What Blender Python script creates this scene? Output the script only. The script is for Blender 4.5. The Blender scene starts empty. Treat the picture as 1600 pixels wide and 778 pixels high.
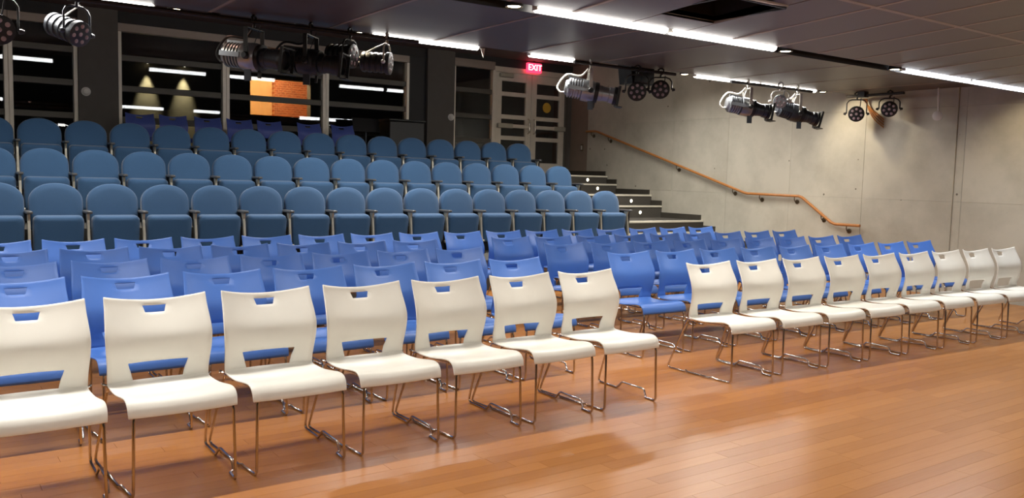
import bpy, math, random
from mathutils import Vector, Matrix
import numpy as np

random.seed(7)
SC = bpy.context.scene
COL = SC.collection

# ------------------------------------------------------------------ camera
CAM_H = 1.4095
F_PX, YAW, PITCH, ROLL = 1338.86, math.radians(35.325), math.radians(4.884), math.radians(1.470)
_fw = Vector((math.sin(YAW) * math.cos(PITCH), math.cos(YAW) * math.cos(PITCH), -math.sin(PITCH)))
_r0 = Vector((math.cos(YAW), -math.sin(YAW), 0))
_u0 = _r0.cross(_fw)
_r = _r0 * math.cos(ROLL) + _u0 * math.sin(ROLL)
_u = -_r0 * math.sin(ROLL) + _u0 * math.cos(ROLL)
cd = bpy.data.cameras.new('camera')
cd.sensor_width = 36.0
cd.lens = 36.0 * F_PX / 1600.0
cd.clip_start = 0.05
co = bpy.data.objects.new('camera', cd)
COL.objects.link(co)
co.matrix_world = Matrix(((_r.x, _u.x, -_fw.x, 0), (_r.y, _u.y, -_fw.y, 0), (_r.z, _u.z, -_fw.z, CAM_H), (0, 0, 0, 1)))
SC.camera = co

# ------------------------------------------------------------------ world, exposure, light strengths
SC.view_settings.view_transform = 'Standard'
SC.view_settings.look = 'None'
SC.view_settings.gamma = 1.0
SC.view_settings.exposure = 1.2
SC.view_settings.use_curve_mapping = False
wd = bpy.data.worlds.new('night')
SC.world = wd
wd.use_nodes = True
wd.node_tree.nodes['Background'].inputs[0].default_value = (0.010, 0.012, 0.02, 1)
wd.node_tree.nodes['Background'].inputs[1].default_value = 0.3
# glow of the visible tube (colour, strength); watts and spread of the louvred downward light of each ceiling line
TUBE_WARM = ((1.0, 0.96, 0.90), 8.0)
TUBE_COOL = ((0.90, 0.94, 1.0), 5.0)
LINE_W = {'near': (9.2, 150), 'far': (11.0, 150), 'wash': (14.0, 180), 'front': (7.5, 165), 'upper': (20.0, 150)}
LINE_COL = {'tube_warm': (1.0, 0.96, 0.90), 'tube_cool': (0.93, 0.96, 1.0)}
SPOT_W = 26.0

# ------------------------------------------------------------------ materials
def lin(c):
    return tuple(((v / 255) / 12.92 if v / 255 <= 0.04045 else ((v / 255 + 0.055) / 1.055) ** 2.4) for v in c)

def mat(name, rgb, rough=0.5, metal=0.0, noise=0.0, nscale=8.0, bump=0.0, bscale=60.0, spec=None, sheen=0.0, emit=None, estr=0.0, coat=0.0):
    m = bpy.data.materials.new(name)
    m.use_nodes = True
    nt = m.node_tree
    b = nt.nodes['Principled BSDF']
    c = lin(rgb)
    b.inputs['Base Color'].default_value = (*c, 1)
    b.inputs['Roughness'].default_value = rough
    b.inputs['Metallic'].default_value = metal
    if spec is not None:
        b.inputs['Specular IOR Level'].default_value = spec
    if sheen:
        b.inputs['Sheen Weight'].default_value = sheen
        b.inputs['Sheen Roughness'].default_value = 0.5
    if coat:
        b.inputs['Coat Weight'].default_value = coat
    if emit:
        b.inputs['Emission Color'].default_value = (*emit, 1)
        b.inputs['Emission Strength'].default_value = estr
    g = None
    if noise or bump:
        g = nt.nodes.new('ShaderNodeNewGeometry')
    if noise:
        n = nt.nodes.new('ShaderNodeTexNoise')
        n.inputs['Scale'].default_value = nscale
        n.inputs['Detail'].default_value = 4
        nt.links.new(g.outputs['Position'], n.inputs['Vector'])
        r = nt.nodes.new('ShaderNodeValToRGB')
        r.color_ramp.elements[0].position = 0.3
        r.color_ramp.elements[1].position = 0.7
        r.color_ramp.elements[0].color = (*[v * (1 - noise) for v in c], 1)
        r.color_ramp.elements[1].color = (*[min(1, v * (1 + noise)) for v in c], 1)
        nt.links.new(n.outputs['Fac'], r.inputs['Fac'])
        nt.links.new(r.outputs['Color'], b.inputs['Base Color'])
    if bump:
        n2 = nt.nodes.new('ShaderNodeTexNoise')
        n2.inputs['Scale'].default_value = bscale
        n2.inputs['Detail'].default_value = 3
        nt.links.new(g.outputs['Position'], n2.inputs['Vector'])
        bp = nt.nodes.new('ShaderNodeBump')
        bp.inputs['Strength'].default_value = bump
        bp.inputs['Distance'].default_value = 0.004
        nt.links.new(n2.outputs['Fac'], bp.inputs['Height'])
        nt.links.new(bp.outputs['Normal'], b.inputs['Normal'])
    return m

def wood_mat(name):
    m = bpy.data.materials.new(name)
    m.use_nodes = True
    nt = m.node_tree
    b = nt.nodes['Principled BSDF']
    g = nt.nodes.new('ShaderNodeNewGeometry')
    oi = nt.nodes.new('ShaderNodeObjectInfo')
    add = nt.nodes.new('ShaderNodeMath'); add.operation = 'ADD'
    nt.links.new(g.outputs['Random Per Island'], add.inputs[0])
    nt.links.new(oi.outputs['Random'], add.inputs[1])
    fr = nt.nodes.new('ShaderNodeMath'); fr.operation = 'FRACT'
    nt.links.new(add.outputs[0], fr.inputs[0])
    mp = nt.nodes.new('ShaderNodeMapping')
    mp.inputs['Scale'].default_value = (1.2, 26, 1)
    nt.links.new(g.outputs['Position'], mp.inputs['Vector'])
    n = nt.nodes.new('ShaderNodeTexNoise')
    n.inputs['Scale'].default_value = 3.0
    n.inputs['Detail'].default_value = 5
    nt.links.new(mp.outputs['Vector'], n.inputs['Vector'])
    mix = nt.nodes.new('ShaderNodeMath'); mix.operation = 'MULTIPLY_ADD'
    mix.inputs[1].default_value = 0.55
    nt.links.new(n.outputs['Fac'], mix.inputs[0])
    sc = nt.nodes.new('ShaderNodeMath'); sc.operation = 'MULTIPLY'
    sc.inputs[1].default_value = 0.45
    nt.links.new(fr.outputs[0], sc.inputs[0])
    nt.links.new(sc.outputs[0], mix.inputs[2])
    r = nt.nodes.new('ShaderNodeValToRGB')
    r.color_ramp.elements[0].position = 0.15
    r.color_ramp.elements[0].color = (*lin((160, 104, 52)), 1)
    r.color_ramp.elements[1].position = 0.85
    r.color_ramp.elements[1].color = (*lin((182, 122, 63)), 1)
    nt.links.new(mix.outputs[0], r.inputs['Fac'])
    nt.links.new(r.outputs['Color'], b.inputs['Base Color'])
    b.inputs['Roughness'].default_value = 0.27
    b.inputs['Specular IOR Level'].default_value = 0.32
    return m

def concrete_mat(name):
    m = bpy.data.materials.new(name)
    m.use_nodes = True
    nt = m.node_tree
    b = nt.nodes['Principled BSDF']
    g = nt.nodes.new('ShaderNodeNewGeometry')
    oi = nt.nodes.new('ShaderNodeObjectInfo')
    n = nt.nodes.new('ShaderNodeTexNoise')
    n.inputs['Scale'].default_value = 1.1
    n.inputs['Detail'].default_value = 9
    n.inputs['Roughness'].default_value = 0.62
    nt.links.new(g.outputs['Position'], n.inputs['Vector'])
    a = nt.nodes.new('ShaderNodeMath'); a.operation = 'MULTIPLY_ADD'
    a.inputs[1].default_value = 0.10
    nt.links.new(oi.outputs['Random'], a.inputs[0])
    nt.links.new(n.outputs['Fac'], a.inputs[2])
    r = nt.nodes.new('ShaderNodeValToRGB')
    e = r.color_ramp.elements
    e[0].position = 0.30; e[0].color = (*lin((152, 147, 133)), 1)
    e[1].position = 0.62; e[1].color = (*lin((184, 179, 164)), 1)
    nt.links.new(a.outputs[0], r.inputs['Fac'])
    # air voids
    v = nt.nodes.new('ShaderNodeTexVoronoi')
    v.inputs['Scale'].default_value = 3.2
    nt.links.new(g.outputs['Position'], v.inputs['Vector'])
    lt = nt.nodes.new('ShaderNodeMath'); lt.operation = 'LESS_THAN'
    lt.inputs[1].default_value = 0.05
    nt.links.new(v.outputs['Distance'], lt.inputs[0])
    mx = nt.nodes.new('ShaderNodeMix'); mx.data_type = 'RGBA'
    mx.inputs['B'].default_value = (*lin((96, 90, 78)), 1)
    nt.links.new(lt.outputs[0], mx.inputs['Factor'])
    nt.links.new(r.outputs['Color'], mx.inputs['A'])
    nt.links.new(mx.outputs['Result'], b.inputs['Base Color'])
    b.inputs['Roughness'].default_value = 0.75
    bp = nt.nodes.new('ShaderNodeBump')
    bp.inputs['Strength'].default_value = 0.12
    bp.inputs['Distance'].default_value = 0.01
    nt.links.new(n.outputs['Fac'], bp.inputs['Height'])
    nt.links.new(bp.outputs['Normal'], b.inputs['Normal'])
    return m

def glass_mat(name):
    m = bpy.data.materials.new(name)
    m.use_nodes = True
    nt = m.node_tree
    nt.nodes.remove(nt.nodes['Principled BSDF'])
    t = nt.nodes.new('ShaderNodeBsdfTransparent')
    t.inputs[0].default_value = (0.72, 0.74, 0.76, 1)
    gl = nt.nodes.new('ShaderNodeBsdfGlossy')
    gl.inputs['Roughness'].default_value = 0.0
    fr = nt.nodes.new('ShaderNodeFresnel')
    fr.inputs[0].default_value = 1.55
    mx = nt.nodes.new('ShaderNodeMixShader')
    nt.links.new(fr.outputs[0], mx.inputs[0])
    nt.links.new(t.outputs[0], mx.inputs[1])
    nt.links.new(gl.outputs[0], mx.inputs[2])
    nt.links.new(mx.outputs[0], nt.nodes['Material Output'].inputs['Surface'])
    return m

def brick_mat(name):
    m = bpy.data.materials.new(name)
    m.use_nodes = True
    nt = m.node_tree
    b = nt.nodes['Principled BSDF']
    g = nt.nodes.new('ShaderNodeNewGeometry')
    sx = nt.nodes.new('ShaderNodeSeparateXYZ')
    cx = nt.nodes.new('ShaderNodeCombineXYZ')
    nt.links.new(g.outputs['Position'], sx.inputs[0])
    nt.links.new(sx.outputs['X'], cx.inputs['X'])
    nt.links.new(sx.outputs['Z'], cx.inputs['Y'])
    br = nt.nodes.new('ShaderNodeTexBrick')
    br.inputs['Scale'].default_value = 5.0
    br.inputs['Color1'].default_value = (*lin((176, 96, 52)), 1)
    br.inputs['Color2'].default_value = (*lin((150, 76, 40)), 1)
    br.inputs['Mortar'].default_value = (*lin((190, 150, 110)), 1)
    nt.links.new(cx.outputs[0], br.inputs['Vector'])
    nt.links.new(br.outputs['Color'], b.inputs['Base Color'])
    b.inputs['Roughness'].default_value = 0.8
    return m

def emit_mat(name, col, strength):
    m = bpy.data.materials.new(name)
    m.use_nodes = True
    nt = m.node_tree
    nt.nodes.remove(nt.nodes['Principled BSDF'])
    e = nt.nodes.new('ShaderNodeEmission')
    e.inputs[0].default_value = (*col, 1)
    e.inputs[1].default_value = strength
    nt.links.new(e.outputs[0], nt.nodes['Material Output'].inputs['Surface'])
    return m

M = {
    'wood': wood_mat('oiled_wood_planks'),
    'concrete': concrete_mat('board_marked_concrete'),
    'glass': glass_mat('window_glass'),
    'brick': brick_mat('red_brick'),
    'subfloor': mat('dark_joint', (96, 56, 34), 0.8, noise=0.1),
    'white_plastic': mat('warm_white_polypropylene', (233, 230, 220), 0.42, noise=0.02, bump=0.05, bscale=300),
    'blue_plastic': mat('cornflower_polypropylene', (64, 106, 180), 0.45, noise=0.03, bump=0.05, bscale=300),
    'dimmed_blue_plastic': mat('dimmed_blue_polypropylene', (58, 74, 142), 0.5, noise=0.03, bump=0.05, bscale=300),  # smaller blue chair type; the dimness at the back is put into its colour
    'chrome': mat('chrome_wire', (200, 190, 180), 0.16, 1.0, noise=0.02),
    'fabric': mat('petrol_blue_weave', (42, 79, 116), 0.85, noise=0.10, nscale=220, bump=0.25, bscale=420, sheen=0.25),
    'cast': mat('pale_cast_metal', (178, 174, 160), 0.38, 0.55, noise=0.05),
    'arm_cap': mat('grey_arm_cap', (84, 84, 84), 0.35, noise=0.05),
    'black': mat('black_plastic', (9, 9, 10), 0.45, noise=0.1),
    'carpet': mat('charcoal_carpet', (74, 70, 63), 0.95, noise=0.12, nscale=90, bump=0.3, bscale=200),
    'skirt': mat('dark_stringer', (58, 54, 46), 0.7, noise=0.1),
    'nosing': mat('white_nosing', (214, 208, 190), 0.5, noise=0.04),
    'rail': mat('oak_handrail', (170, 112, 58), 0.35, noise=0.12, nscale=30),
    'bracket': mat('bronze_bracket', (96, 84, 66), 0.35, 0.7, noise=0.05),
    'ceil': mat('taupe_ceiling_metal', (84, 70, 63), 0.42, 0.0, noise=0.05, nscale=3, spec=0.5),
    'ceil_back': mat('pale_seam', (150, 136, 126), 0.6, noise=0.05),
    'slot': mat('black_slot', (24, 20, 19), 0.6, noise=0.1),
    'upper': mat('dark_upper_ceiling', (104, 84, 80), 0.7, noise=0.06),
    'bulk': mat('dark_bulkhead', (34, 32, 32), 0.7, noise=0.08),
    'column': mat('charcoal_paint', (84, 79, 74), 0.7, noise=0.04),
    'darkwall': mat('black_wall_paint', (30, 29, 29), 0.6, noise=0.06),
    'sidepaint': mat('warm_grey_paint', (128, 112, 98), 0.7, noise=0.04),
    'alu': mat('brushed_aluminium', (146, 132, 122), 0.42, 0.35, noise=0.04),
    'alu_light': mat('satin_aluminium', (212, 204, 190), 0.42, 0.3, noise=0.04),
    'alu_dark': mat('anodised_bar', (84, 80, 73), 0.5, 0.3, noise=0.05),
    'steel': mat('silver_fixture', (150, 154, 158), 0.32, 0.75, noise=0.05),
    'gunmetal': mat('gunmetal_fixture', (58, 62, 68), 0.35, 0.5, noise=0.06),
    'yoke_white': mat('pale_yoke', (176, 172, 164), 0.4, 0.3, noise=0.04),
    'cable_white': mat('white_cable', (214, 210, 200), 0.5, noise=0.03),
    'lens': mat('led_lens', (150, 132, 136), 0.12, 0.1, noise=0.1, coat=0.5),
    'led_plate': mat('black_led_plate', (11, 11, 12), 0.55, noise=0.1),
    'led_plate_pale': mat('grey_led_plate', (120, 122, 122), 0.35, 0.5, noise=0.05),
    'neutral': mat('grey_room_paint', (120, 112, 102), 0.8, noise=0.05),
    'white_paint': mat('white_enamel', (212, 208, 200), 0.45, noise=0.03),
    'yellow': mat('yellow_sticker', (190, 150, 50), 0.5, noise=0.05),
    'exit_red': mat('exit_red', (200, 20, 40), 0.5, noise=0.02, emit=(1.0, 0.03, 0.08), estr=1.3),
    'exit_txt': mat('exit_letters', (255, 190, 190), 0.5, noise=0.02, emit=(1.0, 0.55, 0.55), estr=1.5),
    'tube_warm': emit_mat('tube_warm', *TUBE_WARM),
    'tube_cool': emit_mat('tube_cool', *TUBE_COOL),
    'down': emit_mat('downlight_glow', (1.0, 0.82, 0.55), 9.0),
    'down_pink': emit_mat('downlight_pink', (1.0, 0.55, 0.40), 6.0),
    'steplamp': emit_mat('step_light_glow', (1.0, 0.88, 0.6), 7.0),
    'plaster': mat('orange_plaster', (214, 170, 112), 0.8, noise=0.04),
    'ext': mat('outdoor_render', (92, 84, 66), 0.85, noise=0.12, nscale=2),
    'asphalt': mat('dark_paving', (34, 33, 34), 0.9, noise=0.2),
    'white_card': mat('pale_card', (220, 214, 204), 0.6, noise=0.03),
}

# ------------------------------------------------------------------ helpers
class MB:
    def __init__(s):
        s.v = []; s.f = []
    def add(s, vs, fs):
        o = len(s.v)
        s.v += [tuple(p) for p in vs]
        s.f += [tuple(i + o for i in f) for f in fs]
        return s
    def box(s, x0, x1, y0, y1, z0, z1, rot=None, c=None):
        vs = [Vector((x, y, z)) for z in (z0, z1) for y in (y0, y1) for x in (x0, x1)]
        if rot is not None:
            c = c or Vector(((x0 + x1) / 2, (y0 + y1) / 2, (z0 + z1) / 2))
            vs = [c + rot @ (v - c) for v in vs]
        return s.add(vs, [(0, 2, 3, 1), (4, 5, 7, 6), (0, 1, 5, 4), (2, 6, 7, 3), (0, 4, 6, 2), (1, 3, 7, 5)])
    def rbox(s, x0, x1, y0, y1, z0, z1, b=0.01):
        # box with chamfered edges: three slabs sharing rings
        rings = []
        for z, i in ((z0, b), (z0 + b, 0), (z1 - b, 0), (z1, b)):
            a = b
            X0, X1, Y0, Y1 = x0 + i, x1 - i, y0 + i, y1 - i
            rings.append([(X0 + a, Y0, z), (X1 - a, Y0, z), (X1, Y0 + a, z), (X1, Y1 - a, z), (X1 - a, Y1, z), (X0 + a, Y1, z), (X0, Y1 - a, z), (X0, Y0 + a, z)])
        return s.loft(rings)
    def loft(s, rings, cap=True, closed=True):
        n = len(rings[0]); vs = [p for r in rings for p in r]; fs = []
        for k in range(len(rings) - 1):
            for i in range(n if closed else n - 1):
                j = (i + 1) % n
                fs.append((k * n + i, k * n + j, (k + 1) * n + j, (k + 1) * n + i))
        if cap:
            fs.append(tuple(reversed(range(n))))
            fs.append(tuple((len(rings) - 1) * n + i for i in range(n)))
        return s.add(vs, fs)
    def tube(s, pts, r, seg=8, closed=False):
        pts = [Vector(p) for p in pts]
        n = len(pts); rings = []
        prev = None
        for i, p in enumerate(pts):
            if closed:
                t = (pts[(i + 1) % n] - pts[i - 1]).normalized()
            else:
                t = (pts[min(i + 1, n - 1)] - pts[max(i - 1, 0)]).normalized()
            if prev is None:
                a = Vector((0, 0, 1)) if abs(t.z) < 0.9 else Vector((1, 0, 0))
                u = t.cross(a).normalized()
            else:
                u = (prev - t * prev.dot(t)).normalized()
            prev = u
            w = t.cross(u)
            rr = r[i] if isinstance(r, (list, tuple)) else r
            rings.append([p + (u * math.cos(q * 2 * math.pi / seg) + w * math.sin(q * 2 * math.pi / seg)) * rr for q in range(seg)])
        if closed:
            rings.append(rings[0])
        return s.loft(rings, cap=not closed)
    def lathe(s, prof, seg=20, axis='x', c=(0, 0, 0), rot=None):
        # prof: list of (axial, radius)
        c = Vector(c); rings = []
        for a, r in prof:
            ring = []
            for q in range(seg):
                t = q * 2 * math.pi / seg
                p = {'x': Vector((a, r * math.cos(t), r * math.sin(t))), 'y': Vector((r * math.cos(t), a, r * math.sin(t))), 'z': Vector((r * math.cos(t), r * math.sin(t), a))}[axis]
                if rot is not None:
                    p = rot @ p
                ring.append(c + p)
            rings.append(ring)
        return s.loft(rings)
    def xform(s, m, c=Vector((0, 0, 0))):
        s.v = [tuple(c + m @ (Vector(p) - c)) for p in s.v]
        return s
    def mesh(s, name, m, smooth=True, ang=35):
        me = bpy.data.meshes.new(name)
        me.from_pydata(s.v, [], s.f)
        me.materials.append(M[m])
        if smooth:
            me.polygons.foreach_set('use_smooth', [True] * len(me.polygons))
            me.set_sharp_from_angle(angle=math.radians(ang))
        me.update()
        return me

def obj(name, me, parent=None, loc=None):
    o = bpy.data.objects.new(name, me)
    COL.objects.link(o)
    if parent is not None:
        o.parent = parent
    if loc is not None:
        o.location = loc
    return o

def part(name, mb, m, parent, smooth=True, ang=35, label=None):
    o = obj(name, mb.mesh(name, m, smooth, ang), parent)
    if label:
        o['label'] = label
    return o

def tag(o, label, cat=None, group=None, kind=None):
    if label: o['label'] = label
    if cat: o['category'] = cat
    if group: o['group'] = group
    if kind: o['kind'] = kind
    return o

def empty(name, loc=(0, 0, 0), rz=0.0):
    o = bpy.data.objects.new(name, None)
    o.empty_display_size = 0.1
    COL.objects.link(o)
    o.location = loc
    o.rotation_euler = (0, 0, rz)
    return o

def struct(name, mb, m, label=None, smooth=False):
    o = obj(name, mb.mesh(name, m, smooth))
    o['kind'] = 'structure'
    if label: o['label'] = label
    return o

def copy_tree(o, parent=None):
    c = o.copy()
    COL.objects.link(c)
    if parent is not None:
        c.parent = parent
    for ch in list(o.children):
        copy_tree(ch, c)
    return c

def _shift(mb, c):
    mb.v = [tuple(Vector(p) + c) for p in mb.v]
    return mb

ORD = ['first', 'second', 'third', 'fourth', 'fifth', 'sixth', 'seventh', 'eighth', 'ninth', 'tenth', 'eleventh', 'twelfth', 'thirteenth', 'fourteenth', 'fifteenth', 'sixteenth', 'seventeenth', 'eighteenth']

WX = 11.0          # right wall
BY = 13.6          # back wall
TIER_Y = [8.71, 9.95, 11.21, 12.42]
TIER_Z = [0.37, 0.74, 1.13, 1.45]

# ------------------------------------------------------------------ floor
floor = struct('floor', MB().box(-4, WX, -4, 8.8, -0.12, -0.012), 'subfloor', 'orange brown wood plank floor')
PW = 0.09
lens = [0.9, 1.1, 1.3, 1.5]
pm = {}
for L in lens:
    pm[L] = MB().box(0.0007, L - 0.0007, 0.0005, PW - 0.0005, -0.012, 0.0).mesh('plank', 'wood', False)
bulk = MB()
cand = []
y = -4.0
while y < 8.72:
    x = -4.0 - random.random() * 1.2
    y1 = min(y + PW, 8.72)
    while x < WX:
        L = random.choice(lens)
        xm, ym = x + L / 2, y + PW / 2
        vis = 1.7 < ym < 5.3 and x + L > 0.289 + (4.096 - ym) * 1.637 - 0.2 and x < 4.14 + (ym - 1.74) * 2.26 + 0.2 and x + L <= WX and x > -4
        if vis:
            cand.append((math.hypot(xm, ym), x, y, L))
        else:
            X0, X1 = max(x, -4.0), min(x + L, WX)
            if X1 - X0 > 0.02:
                bulk.box(X0 + 0.001, X1 - 0.001, y + 0.0008, y1 - 0.0008, -0.012, 0.0)
        x += L
    y += PW
cand.sort()
for k, (d, x, y, L) in enumerate(cand):
    if k < 300:
        obj('plank', pm[L], floor, (x, y, 0))
    else:
        bulk.box(x + 0.001, x + L - 0.001, y + 0.0008, y + PW - 0.0008, -0.012, 0.0)
tag(part('plank_field', bulk, 'wood', floor, False), None, kind='stuff')

# ------------------------------------------------------------------ seating tiers and stairs
for i in range(4):
    y0 = TIER_Y[i]
    y1 = TIER_Y[i + 1] if i < 3 else BY + 0.1
    t = struct('seating_tier', MB().box(-4, WX, y0, y1, -0.1, TIER_Z[i]), 'carpet', ['lowest', 'second', 'third', 'top'][i] + ' carpeted seating tier')
    part('nosing_strip', MB().rbox(8.95, WX - 0.005, y0 - 0.012, y0 + 0.045, TIER_Z[i] - 0.028, TIER_Z[i] + 0.004, 0.003), 'nosing', t)
    part('stringer', MB().box(WX - 0.022, WX - 0.001, y0 + 0.05, y1 + 0.02, TIER_Z[i], TIER_Z[i] + 0.09), 'skirt', t, False)
half = []
for i in range(4):
    zl = 0 if i == 0 else TIER_Z[i - 1]
    z = (zl + TIER_Z[i]) / 2 + 0.01
    y1 = TIER_Y[i]; y0 = y1 - 0.27
    s = struct('aisle_step', MB().box(8.97, WX, y0, y1 + 0.001, zl - 0.01, z), 'carpet', ['lowest', 'second', 'third', 'topmost'][i] + ' carpeted half step of the aisle stairs')
    part('nosing_strip', MB().rbox(8.97, WX - 0.005, y0 - 0.012, y0 + 0.04, z - 0.028, z + 0.004, 0.003), 'nosing', s)
    part('stringer', MB().box(WX - 0.022, WX - 0.001, y0, y1, z, z + 0.09), 'skirt', s, False)
    half.append((y0, z))
lights_at = [(10.50, 12.42, 1.37, 'topmost riser'), (10.52, 12.15, 1.215, 'second riser from the top'), (10.50, 11.21, 1.02, 'third riser from the top'),
             (10.47, 10.94, 0.83, 'fourth riser from the top'), (9.61, 11.21, 0.915, 'riser between two theatre seats')]
for x, y, z, w in lights_at:
    e = empty('step_light', (x, y, z))
    tag(e, 'small round glowing step light on the %s of the aisle stairs' % w, 'step light', 'step lights of the aisle stairs')
    part('bezel', MB().lathe([(0.0, 0.034), (-0.012, 0.034), (-0.014, 0.028), (-0.006, 0.026), (-0.006, 0.001)], 16, 'y'), 'cast', e)
    part('lens', MB().lathe([(-0.006, 0.026), (-0.013, 0.022), (-0.016, 0.001)], 16, 'y'), 'steplamp', e)

# ------------------------------------------------------------------ concrete wall
wall = struct('wall_right', MB().box(WX + 0.03, WX + 0.25, -4, BY + 0.6, -0.1, 4.0), 'subfloor', 'cast concrete side wall with panel joints')
joints = [-4.0, -2.8, -1.58, -0.36, 0.86, 2.08, 3.30, 4.44, 5.64, 5.755, 7.035, 8.26, 9.49, 10.72, 11.94, 13.05]
for a, b in zip(joints[:-1], joints[1:]):
    g = 0.003 if b - a > 0.3 else 0.008
    rec = 0.0 if b - a > 0.3 else 0.012
    for z0, z1 in ((-0.1, 1.22), (1.22, 2.44), (2.44, 3.9)):
        mb = MB()
        x0 = WX + rec
        mb.add([(x0 + 0.006, a + 0.0005, z0), (x0 + 0.006, b - 0.0005, z0), (x0 + 0.006, b - 0.0005, z1), (x0 + 0.006, a + 0.0005, z1),
                (x0, a + g, z0 + 0.001), (x0, b - g, z0 + 0.001), (x0, b - g, z1 - 0.001), (x0, a + g, z1 - 0.001),
                (WX + 0.031, a, z0), (WX + 0.031, b, z0), (WX + 0.031, b, z1), (WX + 0.031, a, z1)],
               [(7, 6, 5, 4), (4, 5, 1, 0), (5, 6, 2, 1), (6, 7, 3, 2), (7, 4, 0, 3), (0, 1, 9, 8), (1, 2, 10, 9), (2, 3, 11, 10), (3, 0, 8, 11)])
        part('concrete_panel', mb, 'concrete', wall, False)
pnl = struct('trim_1', MB().box(WX - 0.005, WX + 0.03, 13.05, BY + 0.02, 1.40, 4.0), 'sidepaint', 'warm grey painted wall strip beside the double doors')
sw = empty('light_switch', (WX - 0.005, 13.2, 2.0))
tag(sw, 'small upright switch plate on the painted strip beside the doors', 'switch')
part('plate', MB().rbox(-0.012, 0.0, -0.04, 0.04, -0.07, 0.07, 0.004), 'bracket', sw)
part('rocker', MB().rbox(-0.02, -0.010, -0.018, 0.018, -0.04, 0.04, 0.003), 'white_paint', sw)

# handrail
hr = empty('handrail', (WX, 6.99, 0))
tag(hr, 'oak handrail with bent flats running down the concrete wall above the stairs', 'handrail')
RP = [(13.0, 2.31), (12.72, 2.31), (9.02, 1.225), (7.99, 1.215), (7.42, 0.835), (6.99, 0.835)]
pts = []
for i, (yy, zz) in enumerate(RP):
    if 0 < i < len(RP) - 1:
        for nb, f in ((RP[i - 1], 1), (RP[i + 1], -1)):
            d = Vector((nb[0] - yy, nb[1] - zz)); d.normalize(); d *= 0.035
            pts.append((-0.075, yy + d.x - 6.99, zz + d.y))
    else:
        pts.append((-0.075, yy - 6.99, zz))
part('rail', MB().tube(pts, 0.021, 12), 'rail', hr)
def rail_z(yv):
    for (a, za), (b, zb) in zip(RP[:-1], RP[1:]):
        if b <= yv <= a:
            return za + (zb - za) * (a - yv) / (a - b)
    return 0.83
for yv in (12.85, 12.35, 10.55, 9.35 - 0.06, 8.75, 8.1, 7.62, 7.2):
    z = rail_z(yv)
    b = MB().tube([(-0.075, yv - 6.99, z - 0.015), (-0.075, yv - 6.99, z - 0.06), (-0.055, yv - 6.99, z - 0.085), (-0.012, yv - 6.99, z - 0.09)], 0.007, 8)
    b.lathe([(0.0, 0.035), (-0.008, 0.035), (-0.013, 0.02), (-0.013, 0.001)], 14, 'x', (0, yv - 6.99, z - 0.09))
    part('bracket', b, 'bracket', hr)

# ------------------------------------------------------------------ other room walls (behind the camera and left)
struct('wall_left', MB().box(-4.2, -4.0, -4, BY + 0.1, -0.1, 4.0), 'neutral')
struct('wall_front', MB().box(-4.2, WX + 0.2, -4.2, -4.0, -0.1, 4.0), 'neutral')

# ------------------------------------------------------------------ ceiling
SLOT_B, SLOT_A, SLOT_F = 4.49, 7.27, 1.70
def bay1(y): return 2.48 + (4.43 - y) * 0.062
def bay2(y): return 2.665 + 0.012 * math.sin((y - 4.5) / 2.7 * math.pi)
def bay0(y): return 2.45
cb = MB()
def slab(mb, y0, y1, fz, x0, x1, t0, t1, n=6):
    ys = [y0 + (y1 - y0) * i / n for i in range(n + 1)]
    rings = [[(x0, yy, fz(yy) + t0), (x1, yy, fz(yy) + t0), (x1, yy, fz(yy) + t1), (x0, yy, fz(yy) + t1)] for yy in ys]
    return mb.loft(rings)
HX0, HX1, HY0, HY1 = 4.10, 4.62, 3.58, 4.16     # open hatch
slab(cb, 1.76, HY0, bay1, -4, WX, 0.003, 0.05)
slab(cb, HY0, HY1, bay1, -4, HX0, 0.003, 0.05)
slab(cb, HY0, HY1, bay1, HX1, WX, 0.003, 0.05)
slab(cb, HY1, 4.43, bay1, -4, WX, 0.003, 0.05)
slab(cb, 4.56, 7.20, bay2, -4, WX, 0.003, 0.05)
slab(cb, -4, 1.64, bay0, -4, WX, 0.003, 0.05)
ceiling = struct('ceiling', cb, 'ceil_back', 'taupe metal panel ceiling with pale seams')
def panels(y0, y1, fz, step, off, gap=0.007):
    x = off
    while x > -4: x -= step
    while x < WX:
        a, b = max(x, -4) + gap, min(x + step, WX) - gap
        if b - a > 0.05:
            if fz is bay1 and a < 4.5 < b and y0 > 3:
                part('ceiling_panel', slab(MB(), y0, HY0, fz, a, b, 0, 0.014, 2), 'ceil', ceiling, False)
                part('ceiling_panel', slab(MB(), HY1, y1, fz, a, b, 0, 0.014, 2), 'ceil', ceiling, False)
            else:
                part('ceiling_panel', slab(MB(), y0, y1, fz, a, b, 0, 0.014, 4), 'ceil', ceiling, False)
        if -3.9 < x < WX - 0.1 and not (fz is bay1 and y0 > 3 and HX0 - 0.1 < x < HX1 + 0.1):
            part('seam_strip', slab(MB(), y0 + 0.002, y1 - 0.002, fz, x - 0.014, x + 0.014, -0.003, 0.004, 4), 'ceil_back', ceiling, False)
        x += step
panels(3.28, 4.43, bay1, 0.52, 4.62)
panels(1.76, 3.265, bay1, 0.52, 4.62)
part('seam_strip', slab(MB(), 3.256, 3.290, bay1, -3.9, WX - 0.02, -0.0035, 0.004, 1), 'ceil_back', ceiling, False)
panels(4.56, 7.20, bay2, 1.04, 5.17)
panels(-4, 1.64, bay0, 1.04, 5.17)
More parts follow.
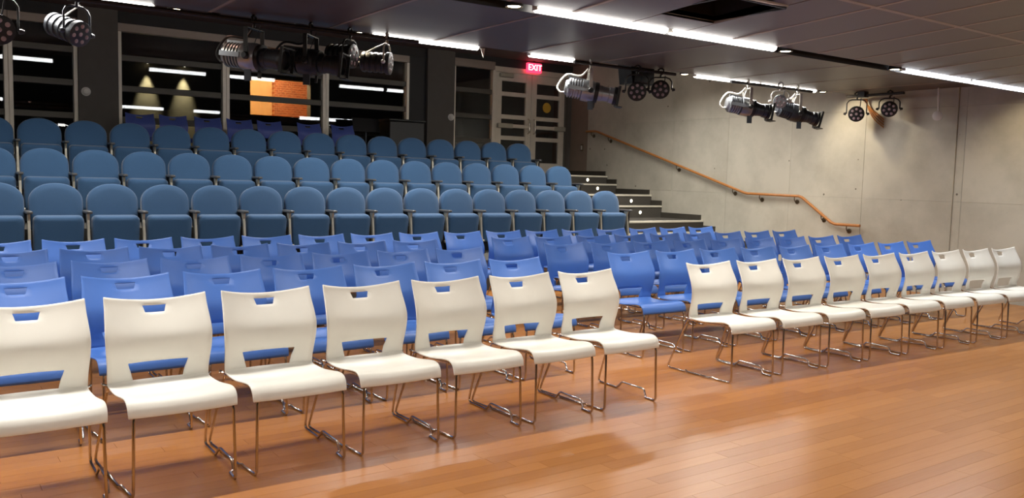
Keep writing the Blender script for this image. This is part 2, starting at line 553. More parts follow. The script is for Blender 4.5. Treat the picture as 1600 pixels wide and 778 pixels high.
# hatch recess
hz = bay1(3.87)
hm = MB()
hm.box(HX0 - 0.02, HX0, HY0, HY1, hz, hz + 0.5).box(HX1, HX1 + 0.02, HY0, HY1, hz, hz + 0.5)
hm.box(HX0, HX1, HY0 - 0.02, HY0, hz, hz + 0.5).box(HX0, HX1, HY1, HY1 + 0.02, hz, hz + 0.5).box(HX0, HX1, HY0, HY1, hz + 0.48, hz + 0.5)
part('hatch_box', hm, 'slot', ceiling, False, label='open dark hatch in the ceiling')
part('hatch_flap', MB().box(HX0 - 0.02, HX1 - 0.16, HY0 - 0.16, HY0 + 0.1, hz + 0.002, hz + 0.012, Matrix.Rotation(math.radians(14), 3, 'X')), 'ceil_back', ceiling, False)
# slots that hold the tube lights, with upstands behind
def slot(y0, y1, za, zb, nm):
    s = MB()
    top = max(za, zb) + 0.16
    s.box(-4, WX, y0, y0 + 0.008, za, top).box(-4, WX, y1 - 0.008, y1, zb, top).box(-4, WX, y0, y1, top - 0.01, top)
    return part(nm, s, 'slot', ceiling, False)
slot(4.43, 4.56, bay1(4.43), 2.46, 'light_slot')
slot(1.64, 1.76, 2.45, bay1(1.76), 'light_slot')
part('light_slot', MB().box(-4, WX, 7.20, 7.208, 2.665, 2.75).box(-4, WX, 7.20, 7.34, 2.735, 2.75).box(-4, WX, 7.332, 7.34, 2.70, 3.66), 'slot', ceiling, False)
part('upper_ceiling', MB().box(-4, WX, 7.33, BY, 3.62, 3.7), 'upper', ceiling, False, label='dark raised ceiling above the seating tiers')

# ------------------------------------------------------------------ tube lights and downlights
def tube_light(x0, x1, y, z, mname, label, line):
    e = empty('tube_light', ((x0 + x1) / 2, y, z))
    tag(e, label, 'tube light', 'linear tube lights in the ceiling slots')
    h = (x1 - x0) / 2 - 0.012
    hb = MB()
    for sgn in (-1, 1):
        hb.box(sgn * h - 0.01 if sgn > 0 else -h - 0.002, h + 0.002 if sgn > 0 else -h + 0.01, -0.026, 0.026, -0.02, 0.055)
    hb.box(-h, h, -0.034, 0.034, 0.035, 0.06)
    part('housing', hb, 'white_paint', e, False)
    part('diffuser', MB().lathe([(-h + 0.004, 0.016), (-h + 0.012, 0.034), (h - 0.012, 0.034), (h - 0.004, 0.016)], 14, 'x'), mname, e)
    w, spread = LINE_W[line]
    l = bpy.data.lights.new('tube_beam', 'AREA')
    l.shape = 'RECTANGLE'; l.size = 2 * h; l.size_y = 0.045
    l.energy = w * (x1 - x0) / 1.2; l.color = LINE_COL[mname]; l.spread = math.radians(spread)
    o = bpy.data.objects.new('tube_beam', l); COL.objects.link(o)
    o.parent = e; o.location = (0, 0, -0.036)
    return e
ZB, ZA = 2.485, 2.672
for k, (x0, x1, mm, lb) in enumerate([
        (-2.0, -0.8, 'tube_warm', 'tube light on the near ceiling line, far left end outside the picture'),
        (-0.8, 0.4, 'tube_warm', 'tube light on the near ceiling line, second from its left end'),
        (0.4, 1.6, 'tube_warm', 'tube light on the near ceiling line, third from its left end'),
        (3.30, 4.50, 'tube_warm', 'long bright tube light left of the open ceiling hatch at top middle'),
        (4.51, 5.71, 'tube_warm', 'long bright tube light right beside the open ceiling hatch'),
        (7.54, 8.74, 'tube_cool', 'cool white tube light at upper right, just past the dark slot'),
        (8.75, 9.95, 'tube_cool', 'cool white tube light at the right edge of the picture')]):
    tube_light(x0, x1, SLOT_B, ZB, mm, lb, 'near')
for k, (x0, x1, mm, lb) in enumerate([
        (-0.75, 0.44, 'tube_warm', 'tube light on the far ceiling line, left of the picture edge'),
        (0.45, 1.65, 'tube_warm', 'tube light at the top left corner above the charcoal column'),
        (3.50, 4.69, 'tube_warm', 'tube light above the left windows, with a paper flag at its end'),
        (5.29, 5.91, 'tube_warm', 'short tube light right above the red exit sign'),
        (7.76, 8.95, 'tube_warm', 'left tube of the pair washing the concrete wall'),
        (8.96, 10.14, 'tube_warm', 'right tube of the pair washing the concrete wall')]):
    tube_light(x0, x1, SLOT_A, ZA, mm, lb, 'wash' if x0 > 7 else 'far')
for k, x0 in enumerate((-1.6, 0.6, 2.8, 5.0, 7.2)):
    tube_light(x0, x0 + 1.2, SLOT_F, 2.44, 'tube_warm', 'tube light on the ceiling line above the camera, %s from left' % ORD[k], 'front')
for k, x0 in enumerate((-1.2, 1.15, 3.85, 5.25, 7.75, 8.9)):  # last tube, over the stairs, is added to brighten the concrete wall
    tube_light(x0, x0 + 1.1, 9.6, 3.26, 'tube_warm', 'tube light under the raised ceiling above the theatre seats, %s from left' % ORD[k], 'upper')
fl = obj('paper_flag', MB().add([(0, 0, 0), (0.05, 0.001, 0), (0.035, 0.002, -0.09), (0, 0.006, 0), (0.05, 0.007, 0), (0.035, 0.008, -0.09)], [(0, 2, 1), (3, 4, 5), (0, 1, 4, 3), (1, 2, 5, 4), (2, 0, 3, 5)]).mesh('paper_flag', 'white_card', False), None, (4.69, 7.24, 2.66))
tag(fl, 'small pale paper flag hanging from the end of a tube light', 'flag')

def downlight(x, y, z, mname, label, watts=0.0, aim=None, col=(1, .82, .55), cone=95):
    e = empty('downlight', (x, y, z))
    tag(e, label, 'downlight', 'small downlights in the ceiling slots')
    part('ring', MB().lathe([(0.05, 0.045), (-0.006, 0.06), (-0.012, 0.055), (0.0, 0.045), (0.03, 0.04)], 18, 'z'), 'slot', e)
    part('lens', MB().lathe([(0.004, 0.046), (-0.008, 0.04), (-0.014, 0.001)], 18, 'z'), mname, e)
    if watts:
        l = bpy.data.lights.new('downlight_beam', 'SPOT')
        l.energy = watts; l.color = col; l.spot_size = math.radians(cone); l.spot_blend = 0.6; l.shadow_soft_size = 0.03
        o = bpy.data.objects.new('downlight_beam', l); COL.objects.link(o)
        o.parent = e
        o.location = (0, 0, -0.03)
        o.rotation_euler = Vector(aim).to_track_quat('-Z', 'Y').to_euler()
    return e
downlight(3.15, SLOT_B, 2.475, 'down', 'small downlight before the long tube at the top middle edge', 12, (0, -0.1, -1))
downlight(5.84, SLOT_B, 2.475, 'down', 'small downlight at the left end of the dark slot', 12, (0, -0.1, -1))
downlight(7.42, SLOT_B, 2.475, 'down', 'small downlight at the right end of the dark slot', 12, (0, -0.1, -1))
downlight(10.15, SLOT_B, 2.475, 'down', 'small warm downlight past the right picture edge on the near line', SPOT_W * 0.6, (0.85, 0.2, -0.7))
downlight(7.60, SLOT_A, 2.67, 'down', 'warm downlight left of the tubes washing the concrete wall', SPOT_W * 0.8, (0.75, 0.9, -0.6))
downlight(10.30, SLOT_A, 2.67, 'down', 'small warm downlight right of the tubes washing the concrete wall', SPOT_W * 0.5, (0.85, -0.25, -0.75))
downlight(1.80, SLOT_A, 2.67, 'down', 'small downlight beside the top left tube')
downlight(2.10, SLOT_A, 2.66, 'down_pink', 'pinkish downlight above the left windows')
downlight(3.38, SLOT_A, 2.67, 'down', 'warm downlight between the dark stage lights at the far line', 10, (0, 0.1, -1))
downlight(2.85, SLOT_A, 2.67, 'slot', 'unlit downlight over the dark stage lights')

# ------------------------------------------------------------------ back wall, windows, doors
struct('wall_back', MB().box(-4, WX, BY - 0.04, BY + 0.2, 3.46, 3.66), 'bulk', 'dark bulkhead above the windows')
tr = struct('trim_2', MB().box(2.03, 2.55, BY - 0.10, BY + 0.2, 1.40, 3.64), 'column', 'charcoal column between the left windows')
struct('trim_3', MB().box(7.64, 8.20, BY - 0.10, BY + 0.2, 1.40, 3.64), 'column', 'charcoal column left of the doors')
struct('trim_4', MB().box(7.30, 7.64, BY - 0.03, BY + 0.2, 1.40, 3.60), 'darkwall', 'black wall strip beside the charcoal column')
struct('trim_5', MB().box(10.90, WX, BY - 0.03, BY + 0.2, 1.40, 3.60), 'column', 'dark strip right of the doors')

def window(n, x0, x1, bars, head=3.34, ztop=3.46, posts=(True, True), z0=1.45, lab=None):
    w = empty('window_%d' % n, ((x0 + x1) / 2, BY, z0))
    w['kind'] = 'structure'
    if lab: w['label'] = lab
    c = (x0 + x1) / 2
    a, b = x0 - c, x1 - c
    part('head_frame', MB().rbox(a, b, -0.05, 0.05, head - z0, ztop - z0, 0.006), 'alu', w)
    part('sill_frame', MB().rbox(a, b, -0.04, 0.05, 0.0, 0.09, 0.006), 'alu_dark', w)
    if posts[0]:
        part('post', MB().rbox(a, a + 0.055, -0.055, 0.05, 0.08, head - z0, 0.006), 'alu_light', w)
    if posts[1]:
        part('post', MB().rbox(b - 0.055, b, -0.055, 0.05, 0.08, head - z0, 0.006), 'alu_light', w)
    zs = [z0 + 0.09] + list(bars) + [head]
    for bz in bars:
        part('transom_bar', MB().rbox(a + 0.05, b - 0.05, -0.02, 0.04, bz - 0.045 - z0, bz + 0.045 - z0, 0.006), 'alu_dark', w)
    for lo, hi in zip(zs[:-1], zs[1:]):
        part('pane', MB().box(a + 0.02, b - 0.02, 0.012, 0.018, lo - z0 + 0.0, hi - z0), 'glass', w, False)
    return w
window(1, -0.9, 1.18, (3.02, 2.56, 2.1), lab='window at the left picture edge')
window(2, 1.18, 2.03, (3.02, 2.56, 2.1), lab='tall window left of the charcoal column')
window(3, 2.55, 4.10, (2.97, 2.53, 2.08), lab='tall window right of the charcoal column')
window(4, 4.10, 5.74, (2.97, 2.53, 2.08), lab='middle window with the orange room behind')
window(5, 5.74, 7.30, (2.97, 2.53, 2.08), lab='right window before the dark wall strip')
window(6, 8.20, 9.12, (2.97, 2.50, 2.05), head=3.38, ztop=3.53, lab='glazed side light left of the doors')

def door(n, x0, x1, hinge_left, lab):
    z0, z1 = 1.47, 3.36
    d = empty('door_%d' % n, ((x0 + x1) / 2, BY, z0))
    d['kind'] = 'structure'; d['label'] = lab
    h = (x1 - x0) / 2
    H = z1 - z0
    part('stile', MB().rbox(-h + 0.004, -h + 0.13, -0.03, 0.03, 0.0, H, 0.004), 'alu_light', d)
    part('stile', MB().rbox(h - 0.13, h - 0.004, -0.03, 0.03, 0.0, H, 0.004), 'alu_light', d)
    rails = [(0.0, 0.20), (0.62, 0.70), (1.02, 1.10), (1.45, 1.53), (H - 0.16, H)]
    for a, b in rails:
        part('door_rail', MB().rbox(-h + 0.128, h - 0.128, -0.028, 0.028, a, b, 0.004), 'alu_light', d)
    for (a, b), (c, e) in zip(rails[:-1], rails[1:]):
        part('pane', MB().box(-h + 0.12, h - 0.12, -0.004, 0.004, b - 0.01, c + 0.01), 'glass', d, False)
    s = 1 if hinge_left else -1
    pb = part('push_bar', MB().rbox(-h + 0.07, h - 0.07, -0.10, -0.055, 0.85, 0.92, 0.008), 'alu_light', d)
    part('bar_end', MB().rbox(-s * (h - 0.02) - 0.0 if s > 0 else h - 0.30, -h + 0.36 if s > 0 else h - 0.02, -0.11, -0.045, 0.84, 0.93, 0.008), 'cast', pb)
    hx = s * (h - 0.07)
    part('handle', MB().tube([(hx, -0.03, 0.76), (hx, -0.085, 0.78), (hx, -0.09, 0.90), (hx, -0.085, 1.02), (hx, -0.03, 1.04)], 0.014, 10), 'chrome', d)
    return d
d1 = door(1, 9.16, 9.99, True, 'left leaf of the glazed double door')
d2 = door(2, 9.99, 10.82, False, 'right leaf of the glazed double door with yellow sticker')
part('door_closer', MB().rbox(-0.36, -0.06, -0.11, -0.03, 1.79, 1.87, 0.01), 'cast', d1)
part('sticker', MB().lathe([(-0.006, 0.10), (-0.010, 0.10), (-0.0105, 0.001)], 20, 'y', (-0.02, 0, 1.29)), 'yellow', d2, label='round yellow sticker on the glass')
fr = MB().rbox(9.10, 9.16, BY - 0.05, BY + 0.06, 1.45, 3.36, 0.005)
struct('trim_6', fr, 'alu_light', 'aluminium door jamb at the left')
struct('trim_7', MB().rbox(10.82, 10.90, BY - 0.05, BY + 0.06, 1.45, 3.36, 0.005), 'alu_dark', 'door jamb at the right')
struct('trim_8', MB().rbox(9.10, 10.90, BY - 0.05, BY + 0.06, 3.36, 3.46, 0.005), 'alu_light', 'door head frame')
# exit sign
ex = empty('exit_sign', (9.98, BY - 0.10, 3.49))
tag(ex, 'glowing red EXIT sign above the double doors', 'exit sign')
part('sign_box', MB().rbox(-0.165, 0.165, -0.03, 0.04, -0.09, 0.09, 0.006), 'exit_red', ex)
cu = bpy.data.curves.new('exit_text', 'FONT')
cu.body = 'EXIT'; cu.size = 0.16; cu.align_x = 'CENTER'; cu.align_y = 'CENTER'; cu.extrude = 0.003
to = bpy.data.objects.new('tmp', cu); COL.objects.link(to)
bpy.context.view_layer.update()
tm = bpy.data.meshes.new_from_object(to.evaluated_get(bpy.context.evaluated_depsgraph_get()))
bpy.data.objects.remove(to)
tm.materials.clear(); tm.materials.append(M['exit_txt'])
lt = obj('lettering', tm, ex, (0, -0.034, 0)); lt.rotation_euler = (math.pi / 2, 0, 0)
lt['label'] = 'EXIT lettering'
part('stem', MB().box(-0.02, 0.02, -0.01, 0.01, 0.085, 0.14), 'slot', ex, False)
# round sensors on the columns
for x, lb in ((2.12, 'round white sensor dome on the left charcoal column'), (8.13, 'round white sensor dome on the column beside the doors')):
    s = empty('wall_sensor', (x, BY - 0.10, 2.44))
    tag(s, lb, 'sensor', 'round sensors on the columns')
    part('base', MB().lathe([(0, 0.062), (-0.015, 0.062), (-0.022, 0.05)], 20, 'y'), 'white_paint', s)
    part('dome', MB().lathe([(-0.02, 0.048), (-0.036, 0.042), (-0.046, 0.028), (-0.05, 0.001)], 20, 'y'), 'white_paint', s)

# outside: paving, facade with sconces, lit brick room
struct('paving', MB().box(-6, 14, BY + 0.2, 19.5, 1.2, 1.45), 'asphalt', 'dark paving outside the windows')
fa = empty('facade', (6.4, 17.5, 1.42))
tag(fa, 'dark rendered building front outside with an orange lit window opening', 'building')
fm = MB()
ox0, ox1, oz0, oz1 = 5.78, 7.07, 2.52, 3.275
def fbx(x0, x1, z0, z1): fm.box(x0 - 6.4, x1 - 6.4, 0, 0.2, z0 - 1.42, z1 - 1.42)
fbx(-6, ox0, 1.42, 6); fbx(ox1, 14, 1.42, 6); fbx(ox0, ox1, 1.42, oz0); fbx(ox0, ox1, oz1, 6)
part('front', fm, 'ext', fa, False)
rm = MB()
rm.box(ox0 - 0.4 - 6.4, 6.80 - 6.4, 1.6, 1.7, 0.6, 2.4)
part('plaster_wall', rm, 'plaster', fa, False, label='warm plaster wall of the lit room')
part('brick_wall', MB().box(6.80 - 6.4, 8.2 - 6.4, 1.45, 1.7, 0.6, 2.4), 'brick', fa, False, label='brick wall of the lit room')
part('room_shell', MB().box(-1.1, -1.0, 0.2, 1.7, 0.6, 2.4).box(1.8, 1.9, 0.2, 1.7, 0.6, 2.4).box(-1.1, 1.9, 0.2, 1.7, 2.4, 2.5).box(-1.1, 1.9, 0.2, 1.7, 0.5, 0.6), 'plaster', fa, False)
pl = bpy.data.lights.new('room_lamp', 'POINT'); pl.energy = 85; pl.color = (1.0, 0.78, 0.48); pl.shadow_soft_size = 0.1
po = bpy.data.objects.new('room_lamp', pl); COL.objects.link(po); po.parent = fa; po.location = (0.1, 0.6, 2.1)
for x, lb in ((3.80, 'left wall sconce outside casting a narrow cone of light'), (4.47, 'right wall sconce outside casting a narrow cone of light')):
    s = empty('wall_sconce', (x, 17.5, 3.38))
    tag(s, lb, 'sconce', 'outdoor wall sconces')
    part('shade', MB().lathe([(0.06, 0.03), (0.0, 0.055), (-0.02, 0.055), (-0.01, 0.045), (0.05, 0.02)], 14, 'z', (0, -0.10, 0)), 'bracket', s)
    part('arm', MB().tube([(0, 0, 0.03), (0, -0.05, 0.05), (0, -0.09, 0.05)], 0.01, 8), 'bracket', s)
    part('bulb', MB().lathe([(0.03, 0.012), (0.0, 0.028), (-0.025, 0.02), (-0.03, 0.001)], 12, 'z', (0, -0.10, -0.01)), 'down', s)
    l = bpy.data.lights.new('sconce_beam', 'SPOT'); l.energy = 260; l.color = (1.0, 0.86, 0.55); l.spot_size = math.radians(40); l.spot_blend = 0.9; l.shadow_soft_size = 0.02
    o = bpy.data.objects.new('sconce_beam', l); COL.objects.link(o); o.parent = s; o.location = (0, -0.12, -0.05)
    o.rotation_euler = Vector((0, 0.16, -1)).to_track_quat('-Z', 'Y').to_euler()

# black equipment behind the last rows
cs = empty('equipment_case', (6.95, 13.15, 1.45))
tag(cs, 'black equipment cabinet in front of the right window', 'cabinet')
part('body', MB().rbox(-0.33, 0.33, -0.2, 0.2, 0.05, 0.82, 0.01), 'black', cs)
part('lid', MB().rbox(-0.35, 0.35, -0.22, 0.22, 0.82, 0.86, 0.01), 'black', cs)
part('plinth', MB().box(-0.3, 0.3, -0.18, 0.18, 0.0, 0.05), 'black', cs, False)
ms = empty('music_stand', (6.33, 13.25, 1.45))
tag(ms, 'black music stand beside the equipment cabinet', 'stand')
part('desk', MB().box(-0.24, 0.24, -0.01, 0.01, 0.62, 0.86, Matrix.Rotation(math.radians(-20), 3, 'X')), 'black', ms, False)
part('post', MB().tube([(0, 0, 0.1), (0, 0, 0.70)], 0.012, 8), 'gunmetal', ms)
for a in (0.3, 2.4, 4.5):
    part('leg', MB().tube([(0, 0, 0.12), (0.22 * math.cos(a), 0.22 * math.sin(a), 0.008)], 0.009, 6), 'gunmetal', ms)

# ------------------------------------------------------------------ stacking chair
def interp(tab, t):
    for (a, va), (b, vb) in zip(tab[:-1], tab[1:]):
        if t <= b:
            f = (t - a) / (b - a) if b > a else 0
            return va + (vb - va) * f
    return tab[-1][1]

def catmull(P, n):
    out = []
    for i in range(len(P) - 1):
        p0 = P[max(i - 1, 0)]; p1 = P[i]; p2 = P[i + 1]; p3 = P[min(i + 2, len(P) - 1)]
        for k in range(n):
            t = k / n
            out.append(tuple(0.5 * ((2 * b) + (-a + c) * t + (2 * a - 5 * b + 4 * c - d) * t * t + (-a + 3 * b - 3 * c + d) * t ** 3) for a, b, c, d in zip(p0, p1, p2, p3)))
    out.append(tuple(P[-1]))
    return out

# rows of the shell: (y_edge, z_edge, y_mid_offset, z_mid_drop, half_width, opening_half, handle_half, flag)
BACK = [(-0.040, 0.808, 0.050, 0.030, 0.229, 0.150, 0.055, ''),
        (-0.050, 0.780, 0.050, 0.029, 0.230, 0.150, 0.054, 'H'),
        (-0.066, 0.746, 0.050, 0.027, 0.231, 0.148, 0.044, ''),
        (-0.085, 0.710, 0.050, 0.024, 0.234, 0.146, 0.050, ''),
        (-0.105, 0.670, 0.049, 0.018, 0.237, 0.144, 0.050, ''),
        (-0.119, 0.630, 0.047, 0.010, 0.239, 0.142, 0.050, ''),
        (-0.122, 0.590, 0.045, 0.005, 0.238, 0.140, 0.050, ''),
        (-0.117, 0.545, 0.043, 0.002, 0.235, 0.138, 0.050, ''),
        (-0.106, 0.497, 0.040, 0.000, 0.231, 0.136, 0.050, 'O'),
        (-0.093, 0.452, 0.036, 0.000, 0.229, 0.122, 0.048, 'O'),
        (-0.090, 0.414, 0.030, 0.002, 0.228, 0.113, 0.046, '')]
SEAT = [(-0.090, 0.414, 0.030, 0.002, 0.228, 0.113, 0.046, ''),
        (-0.100, 0.406, 0.024, 0.004, 0.228, 0.112, 0.046, ''),
        (-0.125, 0.402, 0.018, 0.008, 0.228, 0.112, 0.046, ''),
        (-0.180, 0.400, 0.006, 0.013, 0.229, 0.112, 0.046, ''),
        (-0.260, 0.402, 0.0, 0.015, 0.230, 0.112, 0.046, ''),
        (-0.340, 0.411, -0.002, 0.012, 0.231, 0.112, 0.046, ''),
        (-0.410, 0.420, -0.006, 0.008, 0.232, 0.112, 0.046, ''),
        (-0.455, 0.420, -0.010, 0.004, 0.232, 0.112, 0.046, ''),
        (-0.485, 0.408, -0.012, 0.002, 0.232, 0.112, 0.046, ''),
        (-0.502, 0.384, -0.013, 0.0, 0.231, 0.112, 0.046, ''),
        (-0.508, 0.352, -0.013, 0.0, 0.229, 0.112, 0.046, '')]
def shell(rows, name, m):
    # refine rows except those bounding holes
    R = []
    for i, r in enumerate(rows):
        R.append(r)
        if i < len(rows) - 1:
            p0 = rows[max(i - 1, 0)]; p3 = rows[min(i + 2, len(rows) - 1)]
            q = tuple((-p0[k] + 9 * r[k] + 9 * rows[i + 1][k] - p3[k]) / 16 for k in range(7))
            R.append(q + (r[7],))
    V = []; F = []
    ncol = None
    for (ye, ze, yo, zd, w, o, hh, fl) in R:
        xs = [-w, -(w * 0.75 + o * 0.25), -(w + o) / 2, -(w * 0.25 + o * 0.75), -o, -(o * 2 + hh) / 3, -(o + 2 * hh) / 3, -hh, -hh / 2, 0]
        xs = xs + [-v for v in reversed(xs[:-1])]
        ncol = len(xs)
        for x in xs:
            s = x / w
            k = 1 - abs(s) ** 2.0
            V.append(Vector((x, ye + yo * k, ze - zd * k)))
    for i in range(len(R) - 1):
        for j in range(ncol - 1):
            fl = R[i][7]
            if fl == 'H' and 7 <= j < ncol - 1 - 7: continue
            if fl == 'O' and 4 <= j < ncol - 1 - 4: continue
            F.append((i * ncol + j, i * ncol + j + 1, (i + 1) * ncol + j + 1, (i + 1) * ncol + j))
    me = bpy.data.meshes.new(name)
    me.from_pydata(V, [], F)
    me.materials.append(M[m])
    t = bpy.data.objects.new('tmp', me); COL.objects.link(t)
    md = t.modifiers.new('s', 'SOLIDIFY'); md.thickness = 0.008; md.offset = 0; md.use_even_offset = True
    bv = t.modifiers.new('b', 'BEVEL'); bv.width = 0.002; bv.segments = 1; bv.limit_method = 'ANGLE'; bv.angle_limit = math.radians(50)
    bpy.context.view_layer.update()
    out = bpy.data.meshes.new_from_object(t.evaluated_get(bpy.context.evaluated_depsgraph_get()))
    bpy.data.objects.remove(t)
    out.name = name
    out.polygons.foreach_set('use_smooth', [True] * len(out.polygons))
    out.set_sharp_from_angle(angle=math.radians(48))
    return out

def wire(side):
    s = side
    zr = 0.007
    P = [(0.205, -0.455, 0.395), (0.212, -0.485, 0.375), (0.217, -0.495, 0.33), (0.222, -0.503, 0.06), (0.223, -0.503, 0.022), (0.224, -0.488, zr), (0.226, -0.455, zr)]
    if s > 0:
        P += [(0.230, -0.405, zr), (0.252, -0.385, zr + 0.004), (0.250, -0.372, 0.046), (0.254, -0.352, 0.050), (0.262, -0.165, 0.050), (0.262, -0.150, 0.046), (0.252, -0.120, zr + 0.003), (0.256, -0.100, zr)]
    else:
        P += [(0.232, -0.360, zr), (0.240, -0.345, 0.016), (0.246, -0.325, zr + 0.002), (0.250, -0.110, zr), (0.254, -0.095, 0.018), (0.256, -0.078, zr)]
    P += [(0.262, 0.060, zr), (0.263, 0.080, 0.016), (0.262, 0.078, 0.035), (0.236, -0.058, 0.360), (0.230, -0.072, 0.392), (0.220, -0.10, 0.393)]
    return MB().tube([(s * x * (1.0 if s > 0 else 0.95), y, z) for x, y, z in P], 0.0068, 8, closed=True)

def make_chair(m):
    c = empty('stacking_chair')
    obj('backrest', shell(BACK, 'backrest', m), c)
    obj('seat', shell(SEAT, 'seat', m), c)
    for s in (1, -1):
        part('sled_leg', wire(s), 'chrome', c, True, 60)
    for y, z in ((-0.16, 0.380), (-0.43, 0.398)):
        part('cross_bar', MB().tube([(-0.215, y, z), (0.215, y, z)], 0.006, 8), 'chrome', c)
    for s in (1, -1):
        part('frame_tip', MB().tube([(s * 0.222, -0.07, 0.40), (s * 0.240, -0.066, 0.405), (s * 0.246, -0.060, 0.41)], [0.008, 0.008, 0.006], 8), 'chrome', c)
    return c

proto = {'white': make_chair('white_plastic'), 'blue': make_chair('blue_plastic'), 'navy': make_chair('dimmed_blue_plastic')}
used = {'white': False, 'blue': False, 'navy': False}
def place_chair(kind, x, y, z, rz, label, group):
    if used[kind]:
        c = copy_tree(proto[kind])
    else:
        c = proto[kind]; used[kind] = True
    c.location = (x, y, z)
    c.rotation_euler = (0, 0, rz)
    tag(c, label, 'chair', group)
    return c

PC = 0.535
ROWS = [('white', 'L', 0.418, 4.285, 0.69, 7, 0), ('white', 'R', 4.898, 4.402, -1.63, 9, 0),
        ('blue', 'L', 0.457, 5.158, 0.44, 7, 1), ('blue', 'R', 4.929, 5.312, -1.51, 9, 1),
        ('blue', 'L', 0.525, 5.995, 1.33, 7, 2), ('blue', 'R', 4.961, 6.212, -1.70, 9, 2),
        ('blue', 'L', 0.584, 6.919, 0.18, 7, 3), ('blue', 'R', 4.914, 7.008, -0.21, 9, 3),
        ('blue', 'D', 1.103 - 0.535, 7.758 - 0.007, 0.79, 16, 4)]
BN = {0: '', 1: 'first', 2: 'second', 3: 'third', 4: 'fourth'}
for kind, blk, x0, y0, ang, n, row in ROWS:
    a = math.radians(ang)
    for k in range(n):
        x = x0 + k * PC * math.cos(a); yv = y0 + k * PC * math.sin(a)
        o = ORD[k]
        if kind == 'white':
            lb = 'white plastic stacking chair, %s from left in the %s block of the front row' % (o, 'left' if blk == 'L' else 'right')
            gp = 'white chairs of the front row'
        elif blk == 'D':
            lb = 'blue plastic stacking chair, %s from left in the unbroken row before the theatre seats' % o
            gp = 'blue chairs of the rearmost floor row'
        else:
            lb = 'blue plastic chair, %s from left in %s block, %s row behind the white chairs' % (o, 'left' if blk == 'L' else 'right', BN[row])
            gp = 'blue chairs behind the white row'
        place_chair(kind, x, yv, 0, a + math.radians(random.uniform(-0.5, 0.5)), lb, gp)
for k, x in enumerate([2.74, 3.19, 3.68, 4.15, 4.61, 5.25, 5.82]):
    c = place_chair('navy', x, 13.12, TIER_Z[3], 0, 'small plastic chair in dimmed blue on the top tier before the windows, %s from left' % ORD[k], 'small dimmed blue chairs on the top tier')
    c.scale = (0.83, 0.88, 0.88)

# ------------------------------------------------------------------ theatre seats
def outline(w, zb, zt, n=16, p=2.15, side=0.19):
    # closed x-z outline: flat bottom, straight sides, super-elliptic top
    pts = []
    zs = zt - side
    for i in range(n + 1):
        t = math.pi * i / n
        cx, sy = math.cos(t), math.sin(t)
        pts.append((w * math.copysign(abs(cx) ** (2 / p), cx), zs + side * abs(sy) ** (2 / p)))
    r = 0.05
    for i in range(5):
        t = math.pi / 2 * i / 4
        pts.append((-w + r - r * math.cos(t), zb + r - r * math.sin(t)))
    for i in range(5):
        t = math.pi / 2 * i / 4
        pts.append((w - r + r * math.sin(t), zb + r - r * math.cos(t)))
    return pts

def pad(ol, layers, c):
    rings = []
    cx, cz = c
    for y, sc in layers:
        rings.append([(cx + (x - cx) * sc[0], y, cz + (z - cz) * sc[1]) for x, z in ol])
    return MB().loft(rings)

def rrect(w, z0, z1, r, n=5):
    pts = []
    for cx, cz, a0 in ((w - r, z1 - r, 0), (-w + r, z1 - r, 90), (-w + r, z0 + r, 180), (w - r, z0 + r, 270)):
        for i in range(n + 1):
            t = math.radians(a0 + 90 * i / n)
            pts.append((cx + r * math.cos(t), cz + r * math.sin(t)))
    return pts

def make_theatre_seat():
    t = empty('theatre_seat')
    ol = outline(0.246, 0.36, 0.845)
    b = pad(ol, [(0.050, (0.90, 0.94)), (0.046, (0.97, 0.98)), (0.030, (1, 1)), (-0.022, (1, 1)), (-0.042, (0.975, 0.985)), (-0.054, (0.90, 0.94)), (-0.062, (0.65, 0.7)), (-0.064, (0.2, 0.2))], (0, 0.60))
    b.xform(Matrix.Rotation(math.radians(-9), 3, 'X'), Vector((0, 0, 0.80)))
    part('backrest', b, 'fabric', t, True, 60)
    sp = pad(rrect(0.228, 0.145, 0.525, 0.05), [(-0.100, (0.86, 0.90)), (-0.108, (0.95, 0.96)), (-0.125, (1, 1)), (-0.190, (1, 1)), (-0.212, (0.975, 0.98)), (-0.224, (0.92, 0.94)), (-0.232, (0.7, 0.75)), (-0.234, (0.2, 0.2))], (0, 0.34))
    sp.xform(Matrix.Rotation(math.radians(9), 3, 'X'), Vector((0, -0.15, 0.52)))
    _shift(sp, Vector((0, -0.055, 0)))
    part('seat', sp, 'fabric', t, True, 60)
    return t
